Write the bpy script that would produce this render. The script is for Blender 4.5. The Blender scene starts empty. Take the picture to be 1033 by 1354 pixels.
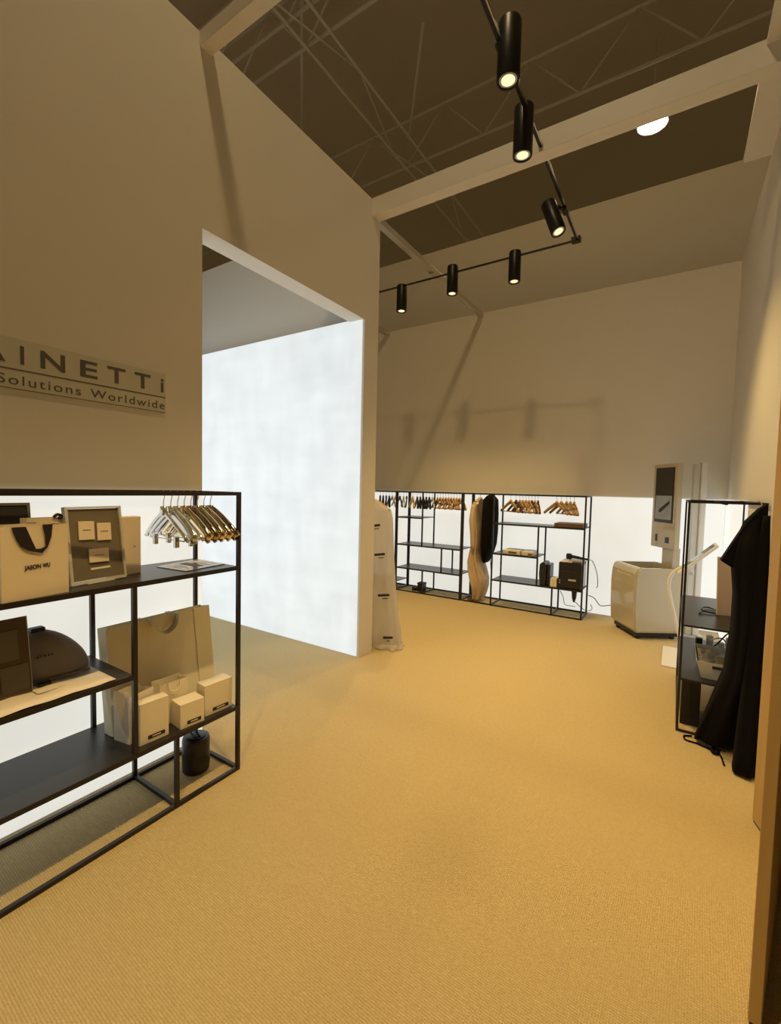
import bpy, bmesh, math, random
from mathutils import Vector, Matrix, Euler
random.seed(7)
R = math.radians
scene = bpy.context.scene
COL = scene.collection

# ------------------------------------------------------------------ camera
IMG_W, IMG_H, FPX = 1033, 1354, 590.715
YAW, PITCH, ROLL, CAM_H = .5696, .0524, .02252, 1.5
c_f = Vector((-math.sin(YAW)*math.cos(PITCH), math.cos(YAW)*math.cos(PITCH), -math.sin(PITCH)))
_r = Vector((math.cos(YAW), math.sin(YAW), 0)); _u = _r.cross(c_f)
c_r = _r*math.cos(ROLL)+_u*math.sin(ROLL); c_u = -_r*math.sin(ROLL)+_u*math.cos(ROLL)
cam_data = bpy.data.cameras.new('camera'); cam = bpy.data.objects.new('camera', cam_data); COL.objects.link(cam)
cam_data.sensor_fit = 'HORIZONTAL'; cam_data.sensor_width = 36; cam_data.lens = FPX/IMG_W*36
cam_data.clip_start = .02; cam_data.clip_end = 200
m = Matrix((c_r, c_u, -c_f)).transposed().to_4x4(); m.translation = (0, 0, CAM_H); cam.matrix_world = m
scene.camera = cam
CAM = Vector((0, 0, CAM_H))
def ray(x, y): return c_r*((x-IMG_W/2)/FPX) - c_u*((y-IMG_H/2)/FPX) + c_f
def onx(x, y, X): d = ray(x, y); return CAM + d*(X/d.x)
def ony(x, y, Y): d = ray(x, y); return CAM + d*(Y/d.y)
def onz(x, y, Z): d = ray(x, y); return CAM + d*((Z-CAM_H)/d.z)

# ------------------------------------------------------------------ light and exposure
WARM = (1.0, .67, .25)
world = bpy.data.worlds.new('hall_ambience'); scene.world = world; world.use_nodes = True
world.node_tree.nodes['Background'].inputs[0].default_value = (1.0, .68, .29, 1)
world.node_tree.nodes['Background'].inputs[1].default_value = .064
vs = scene.view_settings
vs.view_transform = 'Standard'; vs.look = 'None'; vs.gamma = 1; vs.exposure = 0; vs.use_curve_mapping = False
SPOT_W, HALL_W = 80, 215
PANEL_E, LITWALL_E = .75, .74

# ------------------------------------------------------------------ materials
def mat(name, col, rough=.6, metal=0, var=.06, scale=12, bump=0, bscale=200, trans=0, ior=1.45, spec=.5, coat=0, alpha=1):
    m = bpy.data.materials.new(name); m.use_nodes = True; nt = m.node_tree; b = nt.nodes['Principled BSDF']
    tc = nt.nodes.new('ShaderNodeTexCoord'); n = nt.nodes.new('ShaderNodeTexNoise'); n.inputs['Scale'].default_value = scale
    n.inputs['Detail'].default_value = 4
    nt.links.new(tc.outputs['Object'], n.inputs['Vector'])
    mx = nt.nodes.new('ShaderNodeMix'); mx.data_type = 'RGBA'
    mx.inputs[6].default_value = (*[c*(1-var) for c in col], 1); mx.inputs[7].default_value = (*[min(1, c*(1+var)) for c in col], 1)
    nt.links.new(n.outputs['Fac'], mx.inputs[0]); nt.links.new(mx.outputs[2], b.inputs['Base Color'])
    b.inputs['Roughness'].default_value = rough; b.inputs['Metallic'].default_value = metal
    b.inputs['Transmission Weight'].default_value = trans; b.inputs['IOR'].default_value = ior
    b.inputs['Specular IOR Level'].default_value = spec; b.inputs['Coat Weight'].default_value = coat; b.inputs['Alpha'].default_value = alpha
    if bump:
        n2 = nt.nodes.new('ShaderNodeTexNoise'); n2.inputs['Scale'].default_value = bscale
        bp = nt.nodes.new('ShaderNodeBump'); bp.inputs['Strength'].default_value = bump; bp.inputs['Distance'].default_value = .002
        nt.links.new(tc.outputs['Object'], n2.inputs['Vector']); nt.links.new(n2.outputs['Fac'], bp.inputs['Height']); nt.links.new(bp.outputs[0], b.inputs['Normal'])
    return m
def emit(name, col, e, var=0, scale=3, grid=False):
    m = mat(name, (.28, .28, .28), .5, var=.02); nt = m.node_tree; b = nt.nodes['Principled BSDF']
    b.inputs['Emission Strength'].default_value = e; b.inputs['Emission Color'].default_value = (*col, 1)
    if var:
        tc = nt.nodes.new('ShaderNodeTexCoord'); outs = []
        for sc in (((2.2, 1, .5), (.5, 1, 2.4), (1.3, 1, 1.3)) if grid else ((1, 1, 1),)):
            mp = nt.nodes.new('ShaderNodeMapping'); mp.inputs['Scale'].default_value = sc
            n = nt.nodes.new('ShaderNodeTexNoise'); n.inputs['Scale'].default_value = scale; n.inputs['Detail'].default_value = 2.5
            nt.links.new(tc.outputs['Object'], mp.inputs[0]); nt.links.new(mp.outputs[0], n.inputs['Vector']); outs.append(n.outputs['Fac'])
        f = outs[0]
        for o in outs[1:]:
            a = nt.nodes.new('ShaderNodeMath'); a.operation = 'ADD'; nt.links.new(f, a.inputs[0]); nt.links.new(o, a.inputs[1]); f = a.outputs[0]
        k = len(outs); r = nt.nodes.new('ShaderNodeMapRange'); r.inputs[1].default_value = .35*k; r.inputs[2].default_value = .65*k
        r.inputs[3].default_value = e*(1-var); r.inputs[4].default_value = e*(1+var)
        nt.links.new(f, r.inputs[0]); nt.links.new(r.outputs[0], b.inputs['Emission Strength'])
    return m
M = {}
M['wall'] = mat('painted_wall', (.76, .73, .66), .75, var=.025, scale=3, bump=.05, bscale=120)
M['beam'] = mat('white_coated_beam', (.78, .75, .68), .5, var=.02)
M['alu'] = mat('aluminium_profile', (.75, .73, .68), .25, metal=1, var=.03)
M['hallwall'] = mat('bright_hall_wall', (.92, .88, .80), .8, var=.02)
M['hall'] = mat('dark_hall_roof', (.76, .66, .54), .9, var=.08, scale=.6)
M['truss'] = mat('grey_truss_steel', (.97, .92, .80), .6, var=.05)
M['black'] = mat('black_powder_coat', (.016, .013, .012), .42, var=.1)
M['shelf'] = mat('black_shelf_sheet', (.022, .021, .022), .33, var=.15, scale=5)
M['lampblack'] = mat('black_lamp_housing', (.012, .011, .012), .38, var=.1)
M['kraft'] = mat('cream_paper', (.80, .70, .55), .7, var=.03, bump=.08)
M['beige'] = mat('beige_card', (.84, .79, .60), .75, var=.03, bump=.08)
M['white'] = mat('white_card', (.86, .80, .68), .6, var=.02)
M['paper'] = mat('white_sheet', (.85, .80, .76), .6, var=.03)
M['ribbon'] = mat('black_ribbon', (.014, .011, .013), .5, var=.1)
M['ink'] = mat('dark_print', (.03, .027, .025), .6, var=.05)
M['greyprint'] = mat('grey_print', (.13, .12, .10), .6, var=.05)
M['board'] = mat('taupe_display_board', (.17, .145, .105), .6, var=.06, scale=30)
M['boardb'] = mat('brown_display_board', (.11, .08, .05), .35, var=.08, scale=20)
M['acryl'] = mat('clear_acrylic_edge', (.78, .76, .70), .12, var=.02, trans=.35)
M['gold'] = mat('polished_gold', (.86, .74, .48), .09, metal=1, var=.04)
M['bronze'] = mat('polished_bronze', (.50, .38, .24), .10, metal=1, var=.05)
M['clear'] = mat('silvered_clear_plastic', (.74, .75, .75), .10, metal=.8, var=.03)
M['chrome'] = mat('chrome_wire', (.55, .53, .50), .18, metal=1, var=.03)
M['wood_h'] = mat('beech_hanger_wood', (.50, .32, .15), .45, var=.15, scale=25)
M['wood_d'] = mat('dark_hanger_wood', (.11, .06, .03), .4, var=.15, scale=25)
M['blackpl'] = mat('black_plastic', (.015, .014, .015), .35, var=.1)
M['whitepl'] = mat('white_plastic', (.80, .79, .76), .35, var=.02)
M['yellow'] = mat('yellow_plastic', (.85, .52, .02), .35, var=.04)
M['greycloth'] = mat('grey_cloth', (.24, .21, .19), .85, var=.08, scale=18, bump=.15)
M['blackcloth'] = mat('black_cloth', (.004, .0035, .004), .9, var=.1, bump=.1, spec=.2)
M['beigecloth'] = mat('beige_cloth', (.56, .44, .30), .85, var=.06, bump=.15)
M['kiosk'] = mat('glossy_white_shell', (.52, .47, .34), .22, var=.015, coat=.4)
M['screen'] = mat('dark_screen_glass', (.02, .02, .022), .06, var=.05)
M['pinkcard'] = mat('pinkish_card', (.62, .50, .42), .7, var=.04)
M['yellowlabel'] = mat('yellow_label', (.55, .42, .03), .6, var=.05)
M['printer'] = mat('printer_black', (.013, .012, .012), .3, var=.1)
M['greypl'] = mat('pale_grey_plastic', (.55, .54, .50), .35, var=.03)
M['brownbox'] = mat('brown_card', (.20, .12, .07), .6, var=.08)
M['panel'] = emit('lit_panel', (1.0, .99, .90), PANEL_E, .05, 1.2)
M['litwall'] = emit('lit_fabric_wall', (.92, .99, 1.0), LITWALL_E, .10, 2.6, True)
M['fillwall'] = emit('added_fill_fabric_wall', (.92, .99, 1.0), .80, .10, 1.6, True)  # glow of the added wall that fills the recess with light
M['bulb'] = emit('lamp_led', (1.0, .82, .46), 1.15)
M['hallbulb'] = emit('hall_lamp_glass', (1.0, .93, .80), 25)
# thin plastic garment cover: partly see-through, scatters light
def plastic():
    m = mat('milky_plastic_film', (.80, .76, .70), .3, var=.03); nt = m.node_tree; b = nt.nodes['Principled BSDF']; o = nt.nodes['Material Output']
    t = nt.nodes.new('ShaderNodeBsdfTransparent'); tl = nt.nodes.new('ShaderNodeBsdfTranslucent'); tl.inputs[0].default_value = (.8, .78, .74, 1)
    a = nt.nodes.new('ShaderNodeMixShader'); a.inputs[0].default_value = .35; c = nt.nodes.new('ShaderNodeMixShader'); c.inputs[0].default_value = .22
    nt.links.new(b.outputs[0], a.inputs[1]); nt.links.new(tl.outputs[0], a.inputs[2]); nt.links.new(a.outputs[0], c.inputs[1]); nt.links.new(t.outputs[0], c.inputs[2]); nt.links.new(c.outputs[0], o.inputs[0])
    return m
M['film'] = plastic()
# ribbed woven carpet
def carpet():
    m = mat('ribbed_sisal_carpet', (.61, .488, .27), .95, var=.10, scale=55, spec=.15); nt = m.node_tree; b = nt.nodes['Principled BSDF']
    tc = nt.nodes.new('ShaderNodeTexCoord')
    mp = nt.nodes.new('ShaderNodeMapping'); mp.inputs['Rotation'].default_value = (0, 0, R(2))
    nt.links.new(tc.outputs['Object'], mp.inputs[0])
    w = nt.nodes.new('ShaderNodeTexWave'); w.bands_direction = 'Y'; w.inputs['Scale'].default_value = 40; w.inputs['Distortion'].default_value = 2.5
    w.inputs['Detail'].default_value = 2; w.inputs['Detail Scale'].default_value = 3
    v = nt.nodes.new('ShaderNodeTexWave'); v.bands_direction = 'X'; v.inputs['Scale'].default_value = 43; v.inputs['Distortion'].default_value = 2.5
    n = nt.nodes.new('ShaderNodeTexNoise'); n.inputs['Scale'].default_value = 190; n.inputs['Detail'].default_value = 3
    for q in (w, v, n): nt.links.new(mp.outputs[0], q.inputs['Vector'])
    a = nt.nodes.new('ShaderNodeMath'); a.operation = 'MULTIPLY_ADD'; a.inputs[1].default_value = .45
    nt.links.new(v.outputs['Fac'], a.inputs[0]); nt.links.new(w.outputs['Fac'], a.inputs[2])
    c = nt.nodes.new('ShaderNodeMath'); c.operation = 'MULTIPLY_ADD'; c.inputs[1].default_value = 1.3
    nt.links.new(n.outputs['Fac'], c.inputs[0]); nt.links.new(a.outputs[0], c.inputs[2])
    bp = nt.nodes.new('ShaderNodeBump'); bp.inputs['Strength'].default_value = .7; bp.inputs['Distance'].default_value = .004
    nt.links.new(c.outputs[0], bp.inputs['Height']); nt.links.new(bp.outputs[0], b.inputs['Normal'])
    # the weave height also scales the colour, darker in its low parts
    rg = nt.nodes.new('ShaderNodeMapRange'); rg.inputs[1].default_value = .3; rg.inputs[2].default_value = 1.8; rg.inputs[3].default_value = .80; rg.inputs[4].default_value = 1.18
    nt.links.new(c.outputs[0], rg.inputs[0])
    mx = [q for q in nt.nodes if q.type == 'MIX'][0]; ml = nt.nodes.new('ShaderNodeVectorMath'); ml.operation = 'SCALE'
    nt.links.new(mx.outputs[2], ml.inputs[0]); nt.links.new(rg.outputs[0], ml.inputs['Scale']); nt.links.new(ml.outputs[0], b.inputs['Base Color'])
    return m
M['carpet'] = carpet()
def veneer():
    m = mat('oak_veneer', (.49, .32, .115), .5, var=.1, scale=4); nt = m.node_tree
    n = [q for q in nt.nodes if q.type == 'TEX_NOISE'][0]; tc = [q for q in nt.nodes if q.type == 'TEX_COORD'][0]
    mp = nt.nodes.new('ShaderNodeMapping'); mp.inputs['Scale'].default_value = (9, 9, .5)
    nt.links.new(tc.outputs['Object'], mp.inputs[0]); nt.links.new(mp.outputs[0], n.inputs['Vector'])
    return m
M['veneer'] = veneer()

# ------------------------------------------------------------------ helpers
def mesh_data(name, verts, faces, m, smooth=False):
    me = bpy.data.meshes.new(name); me.from_pydata([tuple(v) for v in verts], [], faces); me.update()
    bm = bmesh.new(); bm.from_mesh(me); bmesh.ops.recalc_face_normals(bm, faces=bm.faces); bm.to_mesh(me); bm.free()
    if m: me.materials.append(M[m])
    if smooth: me.polygons.foreach_set('use_smooth', [True]*len(me.polygons))
    return me
def ob(name, me, parent=None, loc=(0, 0, 0), rot=(0, 0, 0)):
    o = bpy.data.objects.new(name, me); COL.objects.link(o); o.location = loc; o.rotation_euler = rot
    if parent: o.parent = parent
    return o
def thing(name, label, cat, loc=(0, 0, 0), rz=0, group=None, rot=None):
    o = ob(name, None, None, loc, rot or (0, 0, rz)); o.empty_display_size = .1
    return tag(o, label, cat, group)
def tag(o, label, cat, group=None):
    o['label'] = label; o['category'] = cat
    if group: o['group'] = group
    return o
def structure(o, label=None):
    o['kind'] = 'structure'
    if label: o['label'] = label
    return o
BOXF = [(0, 1, 3, 2), (4, 6, 7, 5), (0, 4, 5, 1), (2, 3, 7, 6), (0, 2, 6, 4), (1, 5, 7, 3)]
def box_vf(x0, x1, y0, y1, z0, z1):
    return [(x, y, z) for x in (x0, x1) for y in (y0, y1) for z in (z0, z1)], BOXF
def bevel_mesh(me, w, seg=2):
    bm = bmesh.new(); bm.from_mesh(me); bmesh.ops.bevel(bm, geom=bm.edges[:], offset=w, segments=seg, profile=.5, affect='EDGES'); bm.to_mesh(me); bm.free()
def box(name, m, parent, x0, x1, y0, y1, z0, z1, bev=0, loc=(0, 0, 0), rot=(0, 0, 0), seg=2):
    v, f = box_vf(x0, x1, y0, y1, z0, z1); me = mesh_data(name, v, f, m)
    if bev: bevel_mesh(me, bev, seg)
    return ob(name, me, parent, loc, rot)
def boxes(name, m, parent, lst):
    V, F = [], []
    for b in lst:
        v, f = box_vf(*b); n = len(V); V += v; F += [tuple(i+n for i in q) for q in f]
    return ob(name, mesh_data(name, V, F, m), parent)
def sweep(pts, rads, n=8, closed_caps=True, up=Vector((0, 0, 1)), flat=None):
    """tube through pts; rads = float, list, or list of (a,b) ellipse radii"""
    pts = [Vector(p) for p in pts]; k = len(pts)
    if not isinstance(rads, (list, tuple)): rads = [rads]*k
    V, F = [], []; prev = None
    for i, p in enumerate(pts):
        t = (pts[min(i+1, k-1)]-pts[max(i-1, 0)]).normalized()
        if flat is not None: s = Vector(flat); s = (s-t*s.dot(t)).normalized()
        elif prev is None:
            s = t.cross(up); s = s.normalized() if s.length > 1e-4 else t.cross(Vector((1, 0, 0))).normalized()
        else: s = (prev-t*prev.dot(t)).normalized()
        prev = s; w = t.cross(s); r = rads[i]; a, b = r if isinstance(r, (tuple, list)) else (r, r)
        for j in range(n):
            th = 2*math.pi*j/n; V.append(p+s*(a*math.cos(th))+w*(b*math.sin(th)))
    for i in range(k-1):
        for j in range(n):
            F.append((i*n+j, i*n+(j+1) % n, (i+1)*n+(j+1) % n, (i+1)*n+j))
    if closed_caps: F += [tuple(range(n))[::-1], tuple((k-1)*n+j for j in range(n))]
    return V, F
def tube(name, m, parent, pts, r, n=8, flat=None, loc=(0, 0, 0), rot=(0, 0, 0)):
    v, f = sweep(pts, r, n, flat=flat); return ob(name, mesh_data(name, v, f, m, True), parent, loc, rot)
def curve_pts(ctrl, n=24):
    """Catmull-Rom through control points"""
    P = [Vector(p) for p in ctrl]; P = [P[0]*2-P[1]]+P+[P[-1]*2-P[-2]]; out = []
    segs = len(P)-3
    for s in range(segs):
        a, b, c, d = P[s:s+4]
        for i in range(max(2, n//segs)):
            t = i/max(2, n//segs)
            out.append(.5*((2*b)+(c-a)*t+(2*a-5*b+4*c-d)*t*t+(3*b-a-3*c+d)*t**3))
    out.append(P[-2]); return out
def lathe(name, m, parent, prof, n=24, loc=(0, 0, 0), rot=(0, 0, 0), smooth=True):
    V, F = [], []
    for r, z in prof:
        for j in range(n):
            a = 2*math.pi*j/n; V.append((r*math.cos(a), r*math.sin(a), z))
    for i in range(len(prof)-1):
        for j in range(n): F.append((i*n+j, i*n+(j+1) % n, (i+1)*n+(j+1) % n, (i+1)*n+j))
    F += [tuple(range(n))[::-1], tuple((len(prof)-1)*n+j for j in range(n))]
    me = mesh_data(name, V, F, m)
    if smooth:
        for p in me.polygons: p.use_smooth = len(p.vertices) == 4
        me.set_sharp_from_angle(angle=R(40))
    return ob(name, me, parent, loc, rot)
def prism(name, m, parent, poly, y0, y1, loc=(0, 0, 0), rot=(0, 0, 0)):
    """polygon in local xz extruded along y"""
    n = len(poly); V = [(x, y0, z) for x, z in poly]+[(x, y1, z) for x, z in poly]
    F = [tuple(range(n)), tuple(range(2*n-1, n-1, -1))]+[(i, (i+1) % n, n+(i+1) % n, n+i) for i in range(n)]
    return ob(name, mesh_data(name, V, F, m), parent, loc, rot)
def text(name, s, m, parent, size, width=None, loc=(0, 0, 0), rot=(0, 0, 0), extrude=.0006, spacing=1, align='LEFT', bold=0):
    cu = bpy.data.curves.new(name, 'FONT'); cu.body = s; cu.size = size; cu.extrude = extrude; cu.space_character = spacing; cu.align_x = align; cu.offset = bold
    t = bpy.data.objects.new('tmp_text', cu); COL.objects.link(t); bpy.context.view_layer.update()
    me = bpy.data.meshes.new_from_object(t.evaluated_get(bpy.context.evaluated_depsgraph_get()))
    bpy.data.objects.remove(t); me.name = name; me.materials.clear(); me.materials.append(M[m])
    if width:
        xs = [v.co.x for v in me.vertices]; k = width/(max(xs)-min(xs)); x0 = min(xs)
        for v in me.vertices: v.co.x = (v.co.x-x0)*k
    return ob(name, me, parent, loc, rot)
def copy_thing(o, loc, rz=None, label=None, group=None, name=None):
    c = o.copy(); COL.objects.link(c); c.location = loc
    if rz is not None: c.rotation_euler = (0, 0, rz)
    if label: c['label'] = label
    if group: c['group'] = group
    for ch in [q for q in COL.objects if q.parent == o]:
        d = ch.copy(); COL.objects.link(d); d.parent = c
        for g in [q for q in COL.objects if q.parent == ch]:
            e = g.copy(); COL.objects.link(e); e.parent = d
    return c
def spot_light(name, parent, loc, direction, watts, angle, blend, radius, col=WARM):
    l = bpy.data.lights.new(name, 'SPOT'); l.energy = watts; l.color = col; l.spot_size = R(angle); l.spot_blend = blend; l.shadow_soft_size = radius
    o = ob(name, l, parent, loc); o.rotation_euler = Vector(direction).to_track_quat('-Z', 'Y').to_euler(); return o

# ------------------------------------------------------------------ room shell
WX = -2.305; WT = .15; HT = 3.96; FY = 5.985; RX = .455
structure(box('floor', 'carpet', None, -8, 7, -7, 6.3, -.05, 0))
structure(boxes('wall_left', 'wall', None, [
    (WX-WT, WX, -4, 1.582, 0, HT), (WX-WT, WX, 1.582, 3.125, 2.93, HT),
    (WX-.02, WX, 3.125, 3.33, 0, HT), (WX-WT, WX-.02, 3.275, 3.33, 0, HT), (WX-WT, WX-.02, 3.125, 3.275, 2.95, HT)]))
structure(box('wall_recess', 'wall', None, -6.5, WX-WT, 3.275, 3.33, 0, HT))
structure(box('wall_far', 'wall', None, -7.2, .6, FY, FY+.1, 0, HT))
structure(box('wall_right', 'wall', None, RX, RX+.12, 2.2, FY, 0, HT))
structure(box('wall_hall', 'hallwall', None, -14, 6, 7.0, 7.15, 0, 1.5+2.452/4.212*7))
# frame beams
structure(box('trim_1', 'beam', None, WX, RX, 3.2, 3.31, 3.82, 3.965, .003), 'white cross beam from the wall end to the right wall')
structure(box('trim_2', 'beam', None, .29, RX, 3.31, 4.22, 3.93, 3.965, .003), 'white header beam along the right wall')
structure(box('trim_3', 'beam', None, .29, RX, -1, 3.2, 3.93, 3.965, .003), 'white header beam along the right wall')
structure(box('trim_4', 'beam', None, WX, .29, 1.565, 1.64, 3.885, 3.965, .003), 'slim cross beam over the entrance end')
structure(box('trim_5', 'alu', None, -2.435, -2.375, 3.312, FY, 3.89, 3.95, .003), 'aluminium profile running back from the wall end')
structure(box('trim_6', 'alu', None, -3.97, -3.91, 3.332, FY, 3.89, 3.95, .003), 'second aluminium profile behind the wall')
# hall roof far above
structure(box('ceiling_hall', 'hall', None, -30, 30, -30, 34, 11.0, 11.1))

# lit panels
def panel(name, label, m, b, frame=None):
    t = thing(name, label, 'light panel', (b[0], b[2], 0))
    l = (0, b[1]-b[0], 0, b[3]-b[2], b[4], b[5]); box('diffuser', m, t, *l)
    return t
panel('light_panel', 'white backlit panel low on the wall behind the gift bag shelves', 'panel', (WX+.001, WX+.012, -1.6, 1.575, .015, 1.452))
panel('light_panel', 'long white backlit panel low on the far wall behind the hanger shelves', 'panel', (-7.0, RX-.015, FY-.012, FY-.001, .015, 1.458))
panel('light_panel', 'white backlit panel low on the right wall beside the tall white pillar', 'panel', (RX-.012, RX-.001, 4.3, FY-.014, .015, 1.462))
lw = thing('light_wall', 'tall glowing white fabric wall filling the recess behind the doorway', 'light wall', (-6.4, 3.115, 0))
box('lit_fabric', 'litwall', lw, 0, 6.4+WX-.024, 0, .02, .012, 2.942)
boxes('casing', 'wall', lw, [(0, 6.4+WX-WT-.004, .02, .155, 0, 2.942), (6.4+WX-WT-.004, 6.4+WX-.024, .02, .155, 0, 2.942)])

fill_lw = thing('light_wall', 'added glowing fill wall across the recess, unseen behind the sign wall', 'light wall', (-6.4, 1.43, 0))
box('lit_fabric', 'fillwall', fill_lw, 0, 6.4+WX-WT-.004, .13, .15, .012, 2.942); box('casing', 'wall', fill_lw, 0, 6.4+WX-WT-.004, 0, .13, 0, 2.942)  # unseen glowing wall, added to brighten the recess wall and soffit
# wooden panels at the right edge
def wood_panel(label, p, q, h, th=.03):
    p, q = Vector((*p, 0)), Vector((*q, 0)); d = q-p; a = math.atan2(d.y, d.x)
    t = thing('wood_panel', label, 'panel', p, a); L = d.length
    box('leaf', 'veneer', t, 0, L, 0, th, .012, h, .002); box('floor_gap', 'ink', t, .003, L-.003, .004, th-.004, 0, .012)
    return t
wood_panel('narrow oak veneer panel standing next to the long black gown', (.362, 2.6), (.417, 2.412), 2.6, .02)
wood_panel('wide oak veneer door leaf in front of the narrow wood panel', (.412, 2.395), (.238, 1.572), 2.6, .03)

# ------------------------------------------------------------------ hall lamps and trusses
def hall_lamp(loc, label, watts, aim=(0, 0, -1), size=1):
    t = thing('hall_lamp', label, 'lamp', loc, group='hall lamps under the roof')
    lathe('reflector', 'greypl', t, [(.06, .26), (.09, .24), (.18, .14), (.27, 0), (.26, 0), (.17, .13), (.08, .22), (.05, .23)], 28)
    lathe('lamp_glass', 'hallbulb', t, [(.02, .0), (.15, .005), (.22, .03), (.19, .09), (.05, .13)], 24)
    tube('hanging_rod', 'truss', t, [(0, 0, .25), (0, 0, (11-loc[2])/size)], .015)
    t.scale = (size,)*3
    spot_light('lamp_light', t, (0, 0, -.02), aim, watts, 176, .12, .13, (1, .69, .29))
    return t
hall_lamp(onz(863, 165, 9.3), 'bright hall lamp hanging high beyond the cross beam', HALL_W, size=1.1)
hall_lamp((-1.0, .90, 7.05), 'hall lamp hanging high above the entrance end of the stand', HALL_W)
def chord(t, name, a, b, r=.045): tube(name, 'truss', t, [Vector(a), Vector(b)], r, 6)
for k, (px, py, lab) in enumerate([((420, 52), 9.4, 'roof truss crossing above the sign wall'), ((590, 199), 9.4, 'roof truss crossing above the cross beam'), ((365, 40), 9.4, 'slim roof truss beside the truss above the sign wall')]):
    p = onz(*px, py); t = thing('roof_truss', lab, 'truss', (0, p.y, py))
    for dz in (0, 1.1): chord(t, 'chord', (-16, 0, dz), (12, 0, dz), .035)
    for i in range(14):
        x = -16+i*2; chord(t, 'brace', (x, 0, 0), (x+1, 0, 1.1), .02); chord(t, 'brace', (x+1, 0, 1.1), (x+2, 0, 0), .02)
p = onz(440, 105, 9.3); t = thing('roof_truss', 'long roof truss running into the depth of the hall', 'truss', (p.x, 0, 9.3))
for dx in (0, .55): chord(t, 'chord', (dx, -5, 0), (dx, 24, 0), .03)
for i in range(14): chord(t, 'brace', (0 if i % 2 else .55, -5+i*2, 0), (.55 if i % 2 else 0, -3+i*2, 0), .018)
for a, b, lab in (((399, 0), (399, 170), 'thin brace bar under the hall roof above the sign wall'), ((560, 29), (539, 198), 'thin brace bar under the hall roof beside the lighting track')):
    p, q = onz(*a, 9.6), onz(*b, 9.6); t = thing('roof_brace', lab, 'brace', p); chord(t, 'bar', (0, 0, 0), (q-p)*1.1, .028)

# ------------------------------------------------------------------ track and spots
TZ = 3.85
tc_ = onz(763, 317, TZ); TX, TY = tc_.x, tc_.y+.02
tr = thing('lighting_track', 'black lighting track running back then turning left towards the wall end', 'track', (TX, TY, TZ))
for y0, y1 in ((-1.5-TY, 3.199-TY), (3.311-TY, 0)):
    box('rail', 'lampblack', tr, -.010, .010, y0, y1, 0, .018)
    box('rail_edge', 'alu', tr, .0105, .017, y0, y1, .002, .018)
box('rail', 'lampblack', tr, -3.2, -.02, -.010, .010, 0, .012); box('corner_joint', 'lampblack', tr, -.05, .03, -.03, .03, -.012, .034, .004)
def spotlamp(pos, top_off, label, aim, angle=96, watts=SPOT_W):
    """pos = centre of the lamp mouth; the housing runs back along the aim"""
    t = thing('track_spotlight', label, 'spotlight', pos, group='black spotlights on the lighting track')
    d = Vector(aim).normalized(); q = (-d).to_track_quat('Z', 'Y').to_euler()
    h = lathe('housing', 'lampblack', t, [(.048, .02), (.052, 0), (.058, 0), (.060, .004), (.060, .285), (.056, .295), (.0, .295)], 28, rot=q)
    lathe('reflector', 'alu', h, [(.047, .006), (.047, .012), (.03, .016), (.0, .016)], 24)
    lathe('led', 'bulb', h, [(.036, .0055), (.036, .0075), (.0, .0075)], 20)
    e = Vector(top_off); s = -d*.285
    tube('bracket', 'lampblack', t, [s+Vector((0, 0, -.01)), s*.5+e*.5+Vector((0, 0, .01)), e], .012, 8)
    box('track_adapter', 'lampblack', t, -.02, .02, -.045, .045, -.022, 0, .003, loc=e)
    spot_light('spot', t, d*.004, d, watts, angle, .8, .03)
    return t
names = ['first black spotlight over the entrance end of the track', 'black spotlight hung just before the cross beam', 'tilted black spotlight hung next to the track corner',
         'black spotlight on the cross run next to the track corner', 'middle black spotlight on the cross run of the track', 'last black spotlight on the cross run, by the wall end']
for i, (px, bx) in enumerate([((672, 108), .05), ((691, 207), -.02), ((739, 307), -.03)]):
    p = onx(*px, TX+bx); aim = (0, 0, -1) if i < 2 else (.35, -.10, -.93)
    top = Vector((TX, p.y+(.02 if i < 2 else .06), TZ))-p
    spotlamp(p, top, names[i], aim, 96 if i < 2 else 84, SPOT_W*(.68 if i < 2 else 1.9))
for y, lab in ((1.25, 'added black spotlight on the unseen track above the gift bag shelves'), (.2, 'added black spotlight at the unseen start of the lighting track')):
    spotlamp(Vector((TX+.04, y, 3.54)), Vector((-.04, .02, TZ-3.54)), lab, (.06, 0, -1), 96, watts=SPOT_W*1.55)  # two extra lamps added out of view to brighten the near floor
for i, px in enumerate([(680, 373), (598, 389), (531, 412)]):
    p = ony(*px, TY); spotlamp(p, Vector((0.02, TY-p.y, TZ-p.z)), names[3+i], (0, 0, -1), watts=SPOT_W*1.4)

# ------------------------------------------------------------------ shelving units
B = .018; HU = 1.465; D = .385; Z1, Z2, Z3 = 1.085, .695, .35
def unit(label, loc, rz, L, posts, shelves, rails=(), B=B):
    """local x along the front, y to the back, z up. posts: (x,z0,z1); shelves: (x0,x1,z top)"""
    t = thing('shelving_unit', label, 'shelf', loc, rz, 'black metal shelving units')
    for x, z0, z1 in posts:
        for y in (0, D-B): box('post', 'black', t, x, x+B, y, y+B, z0, z1)
    for z in (0, HU-B):
        for y in (0, D-B): box('rail', 'black', t, B, L-B, y, y+B, z, z+B)
        for x in [p[0] for p in posts if (p[1] == 0 and z == 0) or (p[2] == HU and z > 0)]: box('cross_rail', 'black', t, x, x+B, B, D-B, z, z+B)
    for x0, x1, z in shelves:
        box('shelf', 'shelf', t, x0, x1, .001, D-.001, z-.012, z)
        box('shelf_lip', 'black', t, x0, x1, -.001, .002, z-.02, z+.001)
    for x0, x1 in rails: tube('hanging_rail', 'black', t, [(x0, D/2, HU-.012), (x1, D/2, HU-.012)], .008, 8)
    return t
LA = 1.545
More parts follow.
